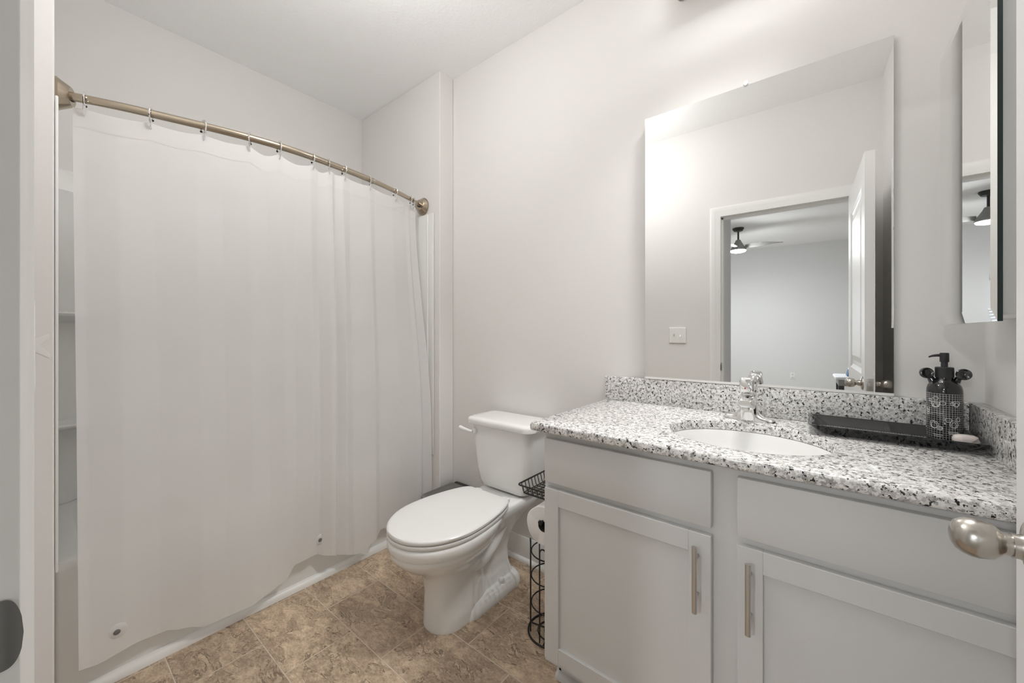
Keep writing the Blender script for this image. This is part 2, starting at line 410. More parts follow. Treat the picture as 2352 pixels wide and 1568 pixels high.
# ------------------------------------------------------------------ bathroom door, open ninety degrees beside the camera
DX0, DX1, DY0, DY1 = .187, .2235, .004, .756
dr = thing('door_1', ((DX0+DX1)/2,.38,0), 'white panelled bathroom door standing open beside the vanity', 'door', kind='structure')
bm = B()
def panel_face(bm, xf, sgn):
    """door face with two recessed moulded panels; sgn=-1 faces -X"""
    cols = [DY0, DY0+.115, DY1-.115, DY1]; rows = [.012, .24, .80, .98, 1.90, 2.03]
    for i in range(3):
        for j in range(5):
            y0, y1, z0, z1 = cols[i], cols[i+1], rows[j], rows[j+1]
            if i == 1 and j in (1, 3):
                lv = [(0,0),(.012,.007),(.022,.009),(.045,.009),(.075,.002),(.08,.002)]
                rg = [[Vector((xf-sgn*d, y0+s, z0+s)), Vector((xf-sgn*d, y1-s, z0+s)), Vector((xf-sgn*d, y1-s, z1-s)), Vector((xf-sgn*d, y0+s, z1-s))] for s, d in lv]
                loft(bm, rg, False, True)
            else:
                bm.faces.new([bm.verts.new(c) for c in ((xf,y0,z0),(xf,y1,z0),(xf,y1,z1),(xf,y0,z1))])
panel_face(bm, DX0, -1); panel_face(bm, DX1, 1)
for q in ([(DX0,DY0,.012),(DX1,DY0,.012),(DX1,DY0,2.03),(DX0,DY0,2.03)], [(DX0,DY1,.012),(DX1,DY1,.012),(DX1,DY1,2.03),(DX0,DY1,2.03)],
          [(DX0,DY0,.012),(DX1,DY0,.012),(DX1,DY1,.012),(DX0,DY1,.012)], [(DX0,DY0,2.03),(DX1,DY0,2.03),(DX1,DY1,2.03),(DX0,DY1,2.03)]):
    bm.faces.new([bm.verts.new(c) for c in q])
bmesh.ops.remove_doubles(bm, verts=bm.verts, dist=1e-5)
part('leaf', bm, 'door', dr, smooth=False)
KY, KZ = .694, .940
for sx, xf in ((-1, DX0), (1, DX1)):
    kn = bm = B()
    # egg-shaped knob swept along its axis, taller than round
    prof = [(.0001,.0665),(.006,.0662),(.011,.0648),(.016,.0618),(.0198,.0565),(.0219,.050),(.0221,.044),(.0208,.038),(.0195,.033),(.0155,.0285),(.0125,.026),(.0115,.024),(.0115,.019)]
    lathe(bm, prof, (xf,KY,KZ), (sx,0,0), 36)
    kn = part('door_knob', bm, 'nickel', dr, 'brushed nickel egg-shaped knob')
    bm = B(); lathe(bm, [(.0135,.019),(.0135,.0185),(.0130,.014),(.0145,.010),(.020,.008),(.028,.0065),(.0315,.004),(.0325,.0004)], (xf,KY,KZ), (sx,0,0), 40)
    part('rosette', bm, 'nickel', kn)
bm = B(); box(bm, (DX0+DX1)/2-.0125, (DX0+DX1)/2+.0125, DY1-.001, DY1+.0012, KZ-.029, KZ+.029, .001); part('latch_plate', bm, 'steel', dr)
bm = B(); box(bm, (DX0+DX1)/2-.006, (DX0+DX1)/2+.006, DY1, DY1+.010, KZ-.008, KZ+.008, .002); part('latch_bolt', bm, 'steel', dr)
for z in (.25, 1.05, 1.83):
    bm = B(); lathe(bm, [(.005,0),(.006,.001),(.006,.088),(.005,.089)], (DX1+.0035,-.001,z), (0,0,1), 12); part('hinge', bm, 'nickel', dr)

# ------------------------------------------------------------------ tub, surround
TX0, TX1, TY0, TY1 = XL+.002, -1.885, YN+.002, YF-.002
bt = thing('bathtub', ((TX0+TX1)/2,(TY0+TY1)/2,0), 'white alcove bathtub behind the shower curtain', 'bathtub')
bm = B(); r0 = .012
R = [rrect(TX0,TX1,TY0,TY1,r0,0), rrect(TX0,TX1,TY0,TY1,r0,.40), rrect(TX0,TX1+.012,TY0,TY1,r0,.425), rrect(TX0,TX1+.012,TY0,TY1,r0,.440), rrect(TX0+.004,TX1+.008,TY0+.004,TY1-.004,r0,.451), rrect(TX0+.012,TX1-.002,TY0+.012,TY1-.012,.02,.455),
     rrect(TX0+.05,TX1-.07,TY0+.05,TY1-.05,.12,.455), rrect(TX0+.06,TX1-.082,TY0+.06,TY1-.06,.13,.450), rrect(TX0+.065,TX1-.09,TY0+.07,TY1-.07,.13,.43), rrect(TX0+.09,TX1-.11,TY0+.12,TY1-.14,.12,.20), rrect(TX0+.12,TX1-.14,TY0+.18,TY1-.20,.10,.13), rrect(TX0+.2,TX1-.2,TY0+.3,TY1-.3,.08,.12)]
loft(bm, R); part('tub_body', bm, 'tub', bt)
bm = B(); lathe(bm, [(.0001,0),(.03,0),(.032,.002),(.03,.004),(.0001,.004)], (-2.25,TY1-.34,.1195), (0,0,1), 24); part('drain', bm, 'chrome', bt)
sr = thing('tub_surround', ((TX0+TX1)/2,(TY0+TY1)/2,.456), 'white moulded fiberglass shower surround above the tub', 'shower surround')
SZ0, SZ1 = .4565, 1.899
bm = B(); box(bm, TX0, TX0+.02, TY0, TY1, SZ0, SZ1, .006); part('back_panel', bm, 'tub', sr)
for nm, ya, yb in (('near', TY0, TY0+.008), ('far', TY1-.012, TY1)):
    bm = B(); box(bm, TX0+.02, -1.853, ya, yb, SZ0, SZ1, .006)
    yf2 = (ya, ya+.007) if nm == 'near' else (yb-.007, yb)
    box(bm, -1.853, -1.80, yf2[0], yf2[1], SZ0, SZ1, .003)
    pt = [( -1.853, (yb-.004 if nm == 'near' else ya+.004), SZ0+.002), (-1.853, (yb-.004 if nm == 'near' else ya+.004), SZ1-.002)]
    if nm == 'far': tube(bm, pt, .007, 12)
    part('end_panel', bm, 'tub', sr)
# moulded corner columns with shelf ledges at the near and far ends
for ysgn, y0 in ((1, TY0+.008), (-1, TY1-.012)):
    bm = B()
    def quarter(rad, z):
        c = Vector((TX0+.02, y0, z)); n = 10
        return [c] + [c + Vector((rad*cos(a*pi/2/n), ysgn*rad*sin(a*pi/2/n), 0)) for a in range(n+1)]
    loft(bm, [quarter(.085,SZ0), quarter(.085,1.70), quarter(.12,1.78), quarter(.07,SZ1-.03), quarter(.03,SZ1-.01)])
    part('corner_column', bm, 'tub', sr)
    for z in (.80, 1.26):
        bm = B(); loft(bm, [quarter(.10,z-.035), quarter(.20,z-.008), quarter(.205,z), quarter(.20,z+.008), quarter(.185,z+.010)])
        part('shelf', bm, 'tub', sr)

# ------------------------------------------------------------------ curved rod, hooks, curtain
RODP = [(.062,-1.923),(.19,-1.868),(.336,-1.822),(.451,-1.789),(.585,-1.760),(.71,-1.748),(.85,-1.753),(1.02,-1.770),(1.195,-1.803),(1.38,-1.856),(1.485,-1.900)]
RZ = 1.955
rodpts = smooth_pts([(x,y,RZ) for y, x in RODP], 8)
def rod_x(y):
    for a, b in zip(rodpts, rodpts[1:]):
        if a.y <= y <= b.y: return a.x + (b.x-a.x)*(y-a.y)/max(b.y-a.y, 1e-9)
    return rodpts[0].x if y < rodpts[0].y else rodpts[-1].x
rd = thing('curtain_rod', (-1.80,.77,RZ), 'curved brushed nickel shower rod spanning the tub alcove', 'curtain rod')
ks = [i for i, p in enumerate(rodpts) if p.y > 1.08][0]
bm = B(); tube(bm, rodpts[:ks+1], .0135, 18); part('outer_tube', bm, 'rod', rd)
bm = B(); tube(bm, rodpts[ks:], .0118, 18); part('inner_tube', bm, 'rod', rd)
bm = B(); d = (rodpts[ks+1]-rodpts[ks-1]).normalized(); tube(bm, [rodpts[ks]-d*.004, rodpts[ks]+d*.004], .0142, 18); part('collar', bm, 'nickel', rd)
for yw, sg, px in ((YN, 1, -1.930), (YF, -1, -1.905)):
    d = Vector((.36 if sg > 0 else .42, sg, 0)).normalized()
    bm = B()
    n = 36; rings = []
    c0 = Vector((px, yw+sg*.0005, RZ))
    for r, h, dr_ in ((.0001,0,0),(.052,0,0),(.052,.009,0),(.0505,.010,.3),(.031,.042,1),(.029,.043,1),(.0001,.043,1)):
        ax = Vector((0,sg,0)).lerp(d, dr_).normalized(); t = Vector((0,0,1)); u = ax.cross(t).normalized()
        c = c0 + Vector((0,sg,0)).lerp(d, .7)*h
        rings.append([c + u*cos(2*pi*i/n)*r + t*sin(2*pi*i/n)*r for i in range(n)])
    loft(bm, rings); fl = part('flange', bm, 'rod', rd, ang=20)
    bm = B(); e = rodpts[0] if sg > 0 else rodpts[-1]; c1 = c0 + Vector((0,sg,0)).lerp(d,.7)*.042
    tube(bm, [c1-d*.004, c1+d*.004 + Vector((0,0,0))], .0145, 18); part('bushing', bm, 'dark', fl)
    bm = B(); tube(bm, [c1, e + (rodpts[1]-rodpts[0] if sg > 0 else rodpts[-2]-rodpts[-1])*1.0], .0118 if sg < 0 else .0135, 18); part('end_tube', bm, 'rod', rd)
HY = [.108,.262,.400,.540,.640,.775,.850,.922,1.070,1.240,1.372,1.400]
HW = ['nearest the left flange','second from the left flange','third from the left flange','fourth from the left flange','fifth from the left flange','sixth from the left flange',
      'sixth from the right flange, beside a gathered fold','fifth from the right flange','fourth from the right flange','third from the right flange','second from the right flange','nearest the right flange']
def make_hook(y, tilt):
    x = rod_x(y); c = Vector((x, y, RZ)); hk = thing('curtain_hook', (x, y, RZ-.045), '', 'curtain hook', 'curtain hooks on the shower rod')
    bm = B(); pts = []
    r = .0215
    for k in range(0, 19):
        a = radians(-125 + k*(305/18))     # from low behind the rod, over the top, down the front
        a2 = radians(215) - (a - radians(-125))
        pts.append(c + Vector((r*cos(a2+0), 0, r*sin(a2)-.004)))
    pts = list(reversed(pts)) if pts[0].x > pts[-1].x else pts
    pts += [c + Vector((.0185,0,-.030)), c + Vector((.012,0,-.044)), c + Vector((.003,0,-.052)), c + Vector((-.005,0,-.049))]
    pts = [c + Matrix.Rotation(tilt, 3, 'Z') @ (p-c) for p in pts]
    tube(bm, pts, .0028, 8, rz=.0052)
    part('hook_wire', bm, 'chrome', hk)
    bm = B(); bmesh.ops.create_uvsphere(bm, u_segments=10, v_segments=8, radius=.0042, matrix=Matrix.Translation(pts[0])); part('ball_tip', bm, 'dark', hk)
    return hk
for y, w in zip(HY, HW):
    hk = make_hook(y, random.uniform(-.5,.5)); hk['label'] = 'chrome hook on the shower rod, ' + w

HEM = [(.085,.128),(.13,.118),(.207,.124),(.296,.112),(.345,.092),(.42,.066),(.55,.070),(.62,.082),(.685,.100),(.74,.144),(.81,.153),(.88,.128),(.94,.105),(1.02,.075),(1.065,.056),(1.085,.095),(1.17,.136),(1.237,.116),(1.31,.10),(1.40,.115),(1.50,.10)]
def interp(tab, x):
    if x <= tab[0][0]: return tab[0][1]
    for (a, u), (b, v) in zip(tab, tab[1:]):
        if a <= x <= b:
            t = (x-a)/(b-a); t = t*t*(3-2*t); return u+(v-u)*t
    return tab[-1][1]
FOLD = [(.082,.0),(.105,-.004),(.180,.004),(.268,-.003),(.38,.005),(.455,-.001),(.54,.006),(.60,-.003),(.655,.004),(.70,-.006),(.765,.008),(.80,-.010),(.845,.018),(.862,.020),(.878,-.010),(.915,.016),(.955,-.006),(1.03,.004),(1.07,.010),(1.10,-.006),(1.22,.004),(1.33,-.003),(1.355,.004),(1.372,-.008),(1.42,.004)]
def crease(x):
    for (a, u), (b, v) in zip(FOLD, FOLD[1:]):
        if a <= x <= b: return u+(v-u)*(x-a)/(b-a)
    return 0
def sstep(t): t = max(0, min(1, t)); return t*t*(3-2*t)
def curtain_pt(s, t, off=0.0):
    """s 0..1 along the width, t 0 (top) .. 1 (hem)"""
    y0 = .082 + .008*t; y1 = 1.415 + .075*sstep(t*1.4)
    y = y0 + (y1-y0)*s
    yr = .082 + (1.42-.082)*s
    # top edge scallops between the hooks
    dz = 0
    for a, b in zip(HY, HY[1:]):
        if a < yr < b:
            u = (yr-a)/(b-a); dz = -(.022 if .5 < a < .8 else .008)*sin(pi*u)
    ztop = RZ-.034+dz
    zb = interp(HEM, y); z = ztop + (zb-ztop)*t
    xt = rod_x(min(max(yr,.07),1.48)) + .001
    xb = -1.822 + .006*sin(y*9)
    x = xt + (xb-xt)*sstep(t/.75)
    amp = (.30 + 1.0*sstep(t/.25)) * (1 - .25*t)
    f = crease(yr)
    x += f*amp
    if t > .75: x += .016*(t-.75)/.25*sin(yr*13+1.0)
    x = max(x, -1.861) if z < .50 else x
    return Vector((x+off, y, z))
bm = B(); nu, nv = 320, 70
g = [[bm.verts.new(curtain_pt(i/nu, j/nv)) for i in range(nu+1)] for j in range(nv+1)]
for j in range(nv):
    for i in range(nu): bm.faces.new((g[j][i], g[j][i+1], g[j+1][i+1], g[j+1][i]))
ct = link('shower_curtain', bm, 'curtain', None, ang=80)
tag(ct, 'frosted white plastic shower curtain hanging outside the tub', 'shower curtain')
bm = B(); nv2 = 6
g = [[bm.verts.new(curtain_pt(i/nu, j/nv2*.034, .0012)) for i in range(nu+1)] for j in range(nv2+1)]
for j in range(nv2):
    for i in range(nu): bm.faces.new((g[j][i], g[j][i+1], g[j+1][i+1], g[j+1][i]))
part('header_band', bm, 'header', ct, ang=80)
def on_curtain(y, z):
    best = None
    for i in range(0, nu+1):
        for j in range(nv//2, nv+1):
            p = curtain_pt(i/nu, j/nv); d_ = (p.y-y)**2+(p.z-z)**2
            if best is None or d_ < best[0]: best = (d_, p)
    return best[1]
for y, z in ((.178,.20), (.842,.205)):
    p = on_curtain(y, z)
    bm = B(); lathe(bm, [(.0001,0),(.022,0),(.023,.0008),(.021,.0016),(.0001,.0018)], (p.x+.0015,p.y,p.z), (1,0,0), 28)
    mg = part('magnet_pocket', bm, 'header', ct)
    bm = B(); lathe(bm, [(.0001,0),(.0085,0),(.0085,.0022),(.007,.003),(.0001,.003)], (p.x+.002,p.y-.003,p.z-.004), (1,0,0), 20)
    part('magnet', bm, 'lidgrey', mg, 'small round grey magnet')

# ------------------------------------------------------------------ toilet
TC = -1.213
to = thing('toilet', (TC,1.25,0), 'white two-piece elongated toilet with closed lid', 'toilet')
def egg(z, yf, yb, ym, hw, nf=2.0, nb=2.0, n=48, xc=TC, clip=9):
    out = []
    for i in range(n):
        a = 2*pi*i/n; c, s = cos(a), sin(a); e = nf if s < 0 else nb
        x = hw*math.copysign(abs(c)**(2/e), c); y = (ym-yf if s < 0 else yb-ym)*math.copysign(abs(s)**(2/e), s)
        yy = ym+y
        if clip < 8:
            k_ = .035; h_ = max(k_-abs(yy-clip), 0)/k_; yy = min(yy, clip) - h_*h_*k_*.25
        out.append(Vector((xc+x, yy, z)))
    return out
bm = B()
# bowl and front pedestal column
loft(bm, [egg(.0,.982,1.30,1.09,.092,2.2,2.6), egg(.012,.980,1.30,1.09,.094,2.2,2.6), egg(.06,.984,1.29,1.09,.090,2.2,2.6), egg(.14,.985,1.27,1.09,.085,2.2,2.5), egg(.20,.975,1.27,1.09,.088,2.2,2.4), egg(.235,.955,1.28,1.09,.096,2.1,2.3),
          egg(.262,.915,1.30,1.09,.118), egg(.285,.880,1.31,1.08,.142), egg(.310,.853,1.32,1.07,.163), egg(.330,.838,1.33,1.06,.176), egg(.343,.832,1.335,1.06,.182), egg(.352,.834,1.335,1.06,.182), egg(.358,.826,1.34,1.06,.188),
          egg(.385,.824,1.345,1.06,.189,2,2.4), egg(.396,.828,1.345,1.06,.186,2,2.4), egg(.400,.836,1.34,1.06,.178,2,2.4)])
# foot flange with rounded rear corners
loft(bm, [rrect(TC-.108,TC+.108,1.10,1.475,.06,0,8), rrect(TC-.110,TC+.110,1.10,1.478,.06,.012,8), rrect(TC-.105,TC+.105,1.11,1.472,.06,.035,8), rrect(TC-.092,TC+.092,1.12,1.46,.055,.050,8), rrect(TC-.06,TC+.06,1.14,1.43,.04,.062,8)])
# rear trapway body rising into the tank deck
loft(bm, [rrect(TC-.078,TC+.078,1.16,1.455,.05,.04,8), rrect(TC-.055,TC+.055,1.17,1.445,.05,.10,8), rrect(TC-.052,TC+.052,1.17,1.445,.05,.17,8), rrect(TC-.062,TC+.062,1.17,1.455,.05,.23,8), rrect(TC-.088,TC+.088,1.17,1.48,.055,.29,8), rrect(TC-.115,TC+.115,1.17,1.53,.055,.335,8), rrect(TC-.130,TC+.130,1.18,1.57,.04,.362,8),
          rrect(TC-.134,TC+.134,1.18,1.577,.035,.385,8), rrect(TC-.132,TC+.132,1.19,1.577,.033,.401,8), rrect(TC-.124,TC+.124,1.20,1.57,.03,.407,8)])
# sweeping trapway ridges on both flanks
for sx in (-1, 1):
    pts = smooth_pts([(TC+sx*.075,1.10,.22),(TC+sx*.072,1.19,.205),(TC+sx*.066,1.27,.235),(TC+sx*.070,1.33,.285),(TC+sx*.09,1.38,.33)], 6)
    tube(bm, pts, [.012+.022*sin(pi*i/(len(pts)-1)) for i in range(len(pts))], 12)
part('bowl', bm, 'porc', to, ang=50)
bm = B()
def lidr(z, i, hw=.1885): return egg(z, .8255+i, 1.440-i, 1.055, hw-i, 2, 2, 120, TC-.003, 1.340-i)
loft(bm, [lidr(.4015,.008), lidr(.4015,.002), lidr(.405,0), lidr(.414,0), lidr(.417,.002)])
part('seat', bm, 'seat', to, ang=40)
bm = B()
loft(bm, [lidr(.4195,.007), lidr(.4195,.002), lidr(.423,0,.1895), lidr(.431,0,.1895), lidr(.4355,.003), lidr(.438,.012), lidr(.4395,.07)])
part('seat_lid', bm, 'seat', to, ang=40)
for sx in (-1, 1):
    bm = B(); box(bm, TC+sx*.085-.02, TC+sx*.085+.02, 1.3385, 1.368, .408, .426, .006, 3); part('seat_hinge', bm, 'seat', to)
    bm = B(); lathe(bm, [(.0001,.024),(.008,.023),(.013,.018),(.0145,.010),(.0145,0)], (TC+sx*.080,1.335,.046), (0,0,1), 20); part('bolt_cap', bm, 'seat', to)
bm = B()
def trect(z, hw, yf, r): return rrect(TC-hw, TC+hw, yf, 1.588, r, z, 8)
loft(bm, [trect(.409,.10,1.46,.03), trect(.410,.128,1.437,.035), trect(.420,.147,1.425,.04), trect(.445,.157,1.418,.04), trect(.50,.167,1.412,.042), trect(.58,.177,1.407,.045), trect(.66,.184,1.403,.045), trect(.724,.189,1.400,.045)])
part('tank', bm, 'porc', to, ang=50)
bm = B()
def lrect(z, i): return rrect(TC-.209+i, TC+.209-i, 1.378+i, 1.597-i*.3, .05-i*.5, z, 8)
loft(bm, [lrect(.7245,.012), lrect(.7245,.004), lrect(.728,.0), lrect(.745,.0), lrect(.752,.003), lrect(.757,.010), lrect(.759,.025), lrect(.760,.05)])
part('tank_lid', bm, 'porc', to, ang=50)
bm = B()
lathe(bm, [(.0001,.016),(.012,.015),(.015,.010),(.015,0)], (TC-.150,1.402,.688), (0,-1,0), 20)
tube(bm, smooth_pts([(TC-.150,1.380,.688),(TC-.175,1.376,.690),(TC-.205,1.374,.693),(TC-.232,1.372,.699)],5), [.0075+.0035*i/15 for i in range(16)], 12)
part('flush_lever', bm, 'seat', to)
bm = B()
tube(bm, smooth_pts([(TC-.13,1.57,.409),(TC-.135,1.575,.36),(TC-.155,1.58,.27),(TC-.17,1.583,.19),(TC-.17,1.583,.15)],6), .005, 10)
lathe(bm, [(.014,0),(.014,.02),(.010,.03)], (TC-.17,1.588,.14), (0,-1,0), 14)
part('supply_line', bm, 'steel', to)

# ------------------------------------------------------------------ slim waste bin behind the toilet
bn = thing('waste_bin', (-1.645,1.455,0), 'slim grey lidded waste bin tucked between toilet and tub', 'waste bin')
BX0, BX1, BY0, BY1 = -1.728, -1.566, 1.312, 1.588
bm = B(); bx = lambda z, i: [Vector((BX0+i+(BX1-BX0-2*i)*(.5+.5*a), y, z)) for a, y in ((0,0),)]
def binr(z, i, y0=None): 
    pts = []
    x0, x1, y1 = BX0+i, BX1-i, BY1-i; yf = (BY0 if y0 is None else y0)+i; r = (x1-x0)/2
    for k in range(0, 17):
        a = pi + pi*k/16; pts.append(Vector(((x0+x1)/2+r*cos(a), yf+r*.75+r*.75*sin(a), z)))
    pts += [Vector((x1,y1-.02,z)), Vector((x1-.02,y1,z)), Vector((x0+.02,y1,z)), Vector((x0,y1-.02,z))]
    return pts
loft(bm, [binr(.001,.022), binr(.01,.018), binr(.255,.006)]); part('body', bm, 'dark', bn)
bm = B(); loft(bm, [binr(.20,.008), binr(.235,.0012), binr(.262,.001), binr(.268,.004)], False, False)
tube(bm, smooth_pts([(BX1-.005,BY1-.03,.27),(BX1+.018,BY1-.025,.262),(BX1+.035,BY1-.03,.235),(BX1+.028,BY1-.035,.20)],5), [.008+.016*sin(pi*(i+1)/17) for i in range(16)], 10)
part('bag', bm, 'liner', bn, 'brown plastic bag folded over the rim')
bm = B(); loft(bm, [binr(.268,.004), binr(.270,.0), binr(.283,.0), binr(.288,.004), binr(.289,.018), binr(.2885,.019), binr(.287,.022), binr(.287,.04)]); part('lid', bm, 'lidgrey', bn)
bm = B(); box(bm, BX0+.02, BX1-.02, BY1-.014, BY1+.008, .255, .293, .004); part('lid_hinge', bm, 'dark', bn)

# ------------------------------------------------------------------ vanity cabinet
VX0, VX1 = -.713, XR-.001; YD = 1.046; YFF = 1.066
va = thing('vanity_cabinet', ((VX0+VX1)/2,1.33,0), 'light grey shaker vanity cabinet with two doors under the granite top', 'vanity cabinet')
bm = B()
CT = .861
box(bm, VX0, VX0+.018, YFF, D-.004, .10, CT); box(bm, VX0+.0, VX0+.018, 1.135, D-.004, .0005, .10)
box(bm, VX1-.018, VX1, YFF, D-.004, .0005, CT); box(bm, VX0+.018, VX1-.018, D-.012, D-.004, .10, CT); box(bm, VX0+.018, VX1-.018, YFF, D-.012, .10, .118)
for a in ((VX0,VX0+.045,.10,CT),(-.232,-.128,.10,CT),(VX1-.06,VX1,.10,CT)): box(bm, a[0],a[1],YFF-.001,YFF+.018,a[2],a[3])
for a in ((CT-.05,CT),(.66,.72),(.10,.145)): box(bm, VX0,VX1,YFF-.0005,YFF+.0175,a[0],a[1])
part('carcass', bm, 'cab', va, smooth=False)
bm = B(); box(bm, VX0+.01, VX1-.001, 1.135, 1.15, .001, .10)
extrude_profile(bm, [(0,.0005),(.018,.0005),(.0175,.008),(.0145,.016),(.008,.021),(0,.022)], (VX0+.004,1.135,0), (VX1-.001,1.135,0), (0,-1,0), (0,0,1))
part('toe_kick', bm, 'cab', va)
def shaker(x0, x1, z0, z1, rail, yf, t=.019):
    b = B(); 
    fr_ = [(x0,x0+rail,z0,z1),(x1-rail,x1,z0,z1),(x0+rail,x1-rail,z0,z0+rail),(x0+rail,x1-rail,z1-rail,z1)]
    for a in fr_: box(b, a[0],a[1],yf,yf+t,a[2],a[3],.0012,1)
    box(b, x0+rail-.002, x1-rail+.002, yf+.009, yf+.015, z0+rail-.002, z1-rail+.002)
    return b
doors = ((-.704,-.2115,1), (-.1555,.334,-1))
for x0, x1, hs in doors:
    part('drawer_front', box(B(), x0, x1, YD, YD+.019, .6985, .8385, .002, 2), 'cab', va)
for x0, x1, hs in doors:
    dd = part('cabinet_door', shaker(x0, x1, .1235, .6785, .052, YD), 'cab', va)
    hx = x1-.031 if hs > 0 else x0+.026
    bm = B(); tube(bm, [(hx,YD-.030,.494),(hx,YD-.030,.656)], .006, 14)
    for z in (.527, .623): tube(bm, [(hx,YD-.028,z),(hx,YD+.0005,z)], .0048, 12)
    part('bar_handle', bm, 'steel', dd, 'satin nickel bar handle')

# ------------------------------------------------------------------ granite top, sink, faucet
SCX, SCY, SA, SB = -.168, 1.275, .202, .172
ZT, ZB = .890, .862
tp = thing('countertop', (-.2,1.31,ZB), 'speckled white granite countertop with backsplash on the vanity', 'countertop')
bm = B()
CX0, CX1, CY0, CY1 = -.7435, XR-.0015, 1.021, D-.0015
n = 96
def outer(i, z, ins):
    """point on the rectangle boundary in the direction of sink angle i, uniform by perimeter"""
    x0, x1, y0, y1 = CX0+ins, CX1, CY0+ins, CY1
    a = 2*pi*i/n; c, s = cos(a), sin(a)
    tx = ((x1-SCX)/c if c > 0 else (x0-SCX)/c) if abs(c) > 1e-9 else 1e9
    ty = ((y1-SCY)/s if s > 0 else (y0-SCY)/s) if abs(s) > 1e-9 else 1e9
    t = min(tx, ty); return Vector((SCX+c*t, SCY+s*t, z))
corners = [(CX1,CY1),(CX0,CY1),(CX0,CY0),(CX1,CY0)]
def ring_outer(z, ins):
    pts = [outer(i, z, ins) for i in range(n)]
    for cx_, cy_ in corners:
        cx2 = cx_+ins if cx_ == CX0 else cx_; cy2 = cy_+ins if cy_ == CY0 else cy_
        k = min(range(n), key=lambda i: (pts[i].x-cx2)**2+(pts[i].y-cy2)**2); pts[k] = Vector((cx2, cy2, z))
    return pts
def ring_in(z, g_): return [Vector((SCX+(SA+g_)*cos(2*pi*i/n), SCY+(SB+g_)*sin(2*pi*i/n), z)) for i in range(n)]
loft(bm, [ring_in(ZB,0), ring_in(ZT-.003,0), ring_in(ZT-.0008,.001), ring_in(ZT,.004), ring_outer(ZT,.007), ring_outer(ZT-.0022,.002), ring_outer(ZT-.007,0), ring_outer(ZB+.007,0), ring_outer(ZB+.0022,.002), ring_outer(ZB,.007), ring_in(ZB,0)], False, False)
bmesh.ops.remove_doubles(bm, verts=bm.verts, dist=1e-6)
part('slab', bm, 'granite', tp, ang=50)
bm = B(); box(bm, -.745, XR-.0315, D-.0225, D-.0015, ZT+.0005, .992, .002); part('backsplash', bm, 'granite', tp)
bm = B(); box(bm, XR-.0305, XR-.0015, CY0+.01, D-.0015, ZT+.0005, .992, .002); part('side_splash', bm, 'granite', tp)
sk = thing('sink', (SCX,SCY,.72), 'white oval undermount sink set in the granite top', 'sink')
bm = B()
def el(g_, z): return [Vector((SCX+(SA+g_)*cos(2*pi*i/48), SCY+(SB+g_)*sin(2*pi*i/48), z)) for i in range(48)]
loft(bm, [el(.025,.8605), el(.0,.8605), el(-.003,.855), el(-.010,.83), el(-.025,.79), el(-.055,.755), el(-.10,.735), el(-.15,.728)], False, True)
part('basin', bm, 'porc', sk)
bm = B(); lathe(bm, [(.0001,.004),(.012,.004),(.021,.003),(.022,0)], (SCX,SCY,.7285), (0,0,1), 24); part('drain', bm, 'chrome', sk)
bm = B(); lathe(bm, [(.0001,.003),(.008,.003),(.010,0)], (SCX,SCY-SB+.028,.80), (0,1,.4), 16); part('overflow', bm, 'chrome', sk)

FX, FY = -.188, 1.500
fa = thing('faucet', (FX,FY,ZT), 'chrome single-lever faucet behind the sink', 'faucet')
bm = B()
# flared centerset base: wide wings sweeping up to the body
rings = []
for k in range(29):
    u = -1 + 2*k/28; x = FX + u*.076
    h = .010 + .052*math.exp(-(u/.36)**2) + .002; w = .0265*sqrt(max(0, 1-(abs(u))**4))*(.75+.25*math.exp(-(u/.5)**2)) + .0006
    hh = h*(sqrt(max(0,1-abs(u)**8))) + .0015
    rings.append([Vector((x, FY+w*cos(a), ZT+.0004+max(0,hh*sin(a)))) for a in [pi*i/12 for i in range(13)]])
loft(bm, rings)
part('base', bm, 'chrome', fa, ang=60)
bm = B()
def srect(y, x0, x1, z0, z1, r):
    return [Vector((p.x, y, p.y)) for p in rrect(x0, x1, z0, z1, r, 0, 5)]
# body column + stubby spout toward the bowl
loft(bm, [rrect(FX-.025,FX+.025,FY-.030,FY+.024,.018,ZT+.001,6), rrect(FX-.0242,FX+.0242,FY-.031,FY+.0235,.018,ZT+.03,6), rrect(FX-.0235,FX+.0235,FY-.030,FY+.023,.018,ZT+.065,6), rrect(FX-.022,FX+.022,FY-.026,FY+.022,.018,ZT+.090,6)])
loft(bm, [srect(FY,FX-.022,FX+.022,ZT+.030,ZT+.088,.013), srect(FY-.03,FX-.0215,FX+.0215,ZT+.040,ZT+.088,.013), srect(FY-.06,FX-.0205,FX+.0205,ZT+.050,ZT+.086,.013), srect(FY-.085,FX-.0195,FX+.0195,ZT+.054,ZT+.080,.012), srect(FY-.092,FX-.017,FX+.017,ZT+.056,ZT+.077,.010)])
part('spout', bm, 'chrome', fa, ang=50)
bm = B(); lathe(bm, [(.0001,0),(.0105,0),(.0115,.002),(.0115,.010)], (FX,FY-.074,ZT+.044), (0,0,1), 20); part('aerator', bm, 'steel', fa)
bm = B()
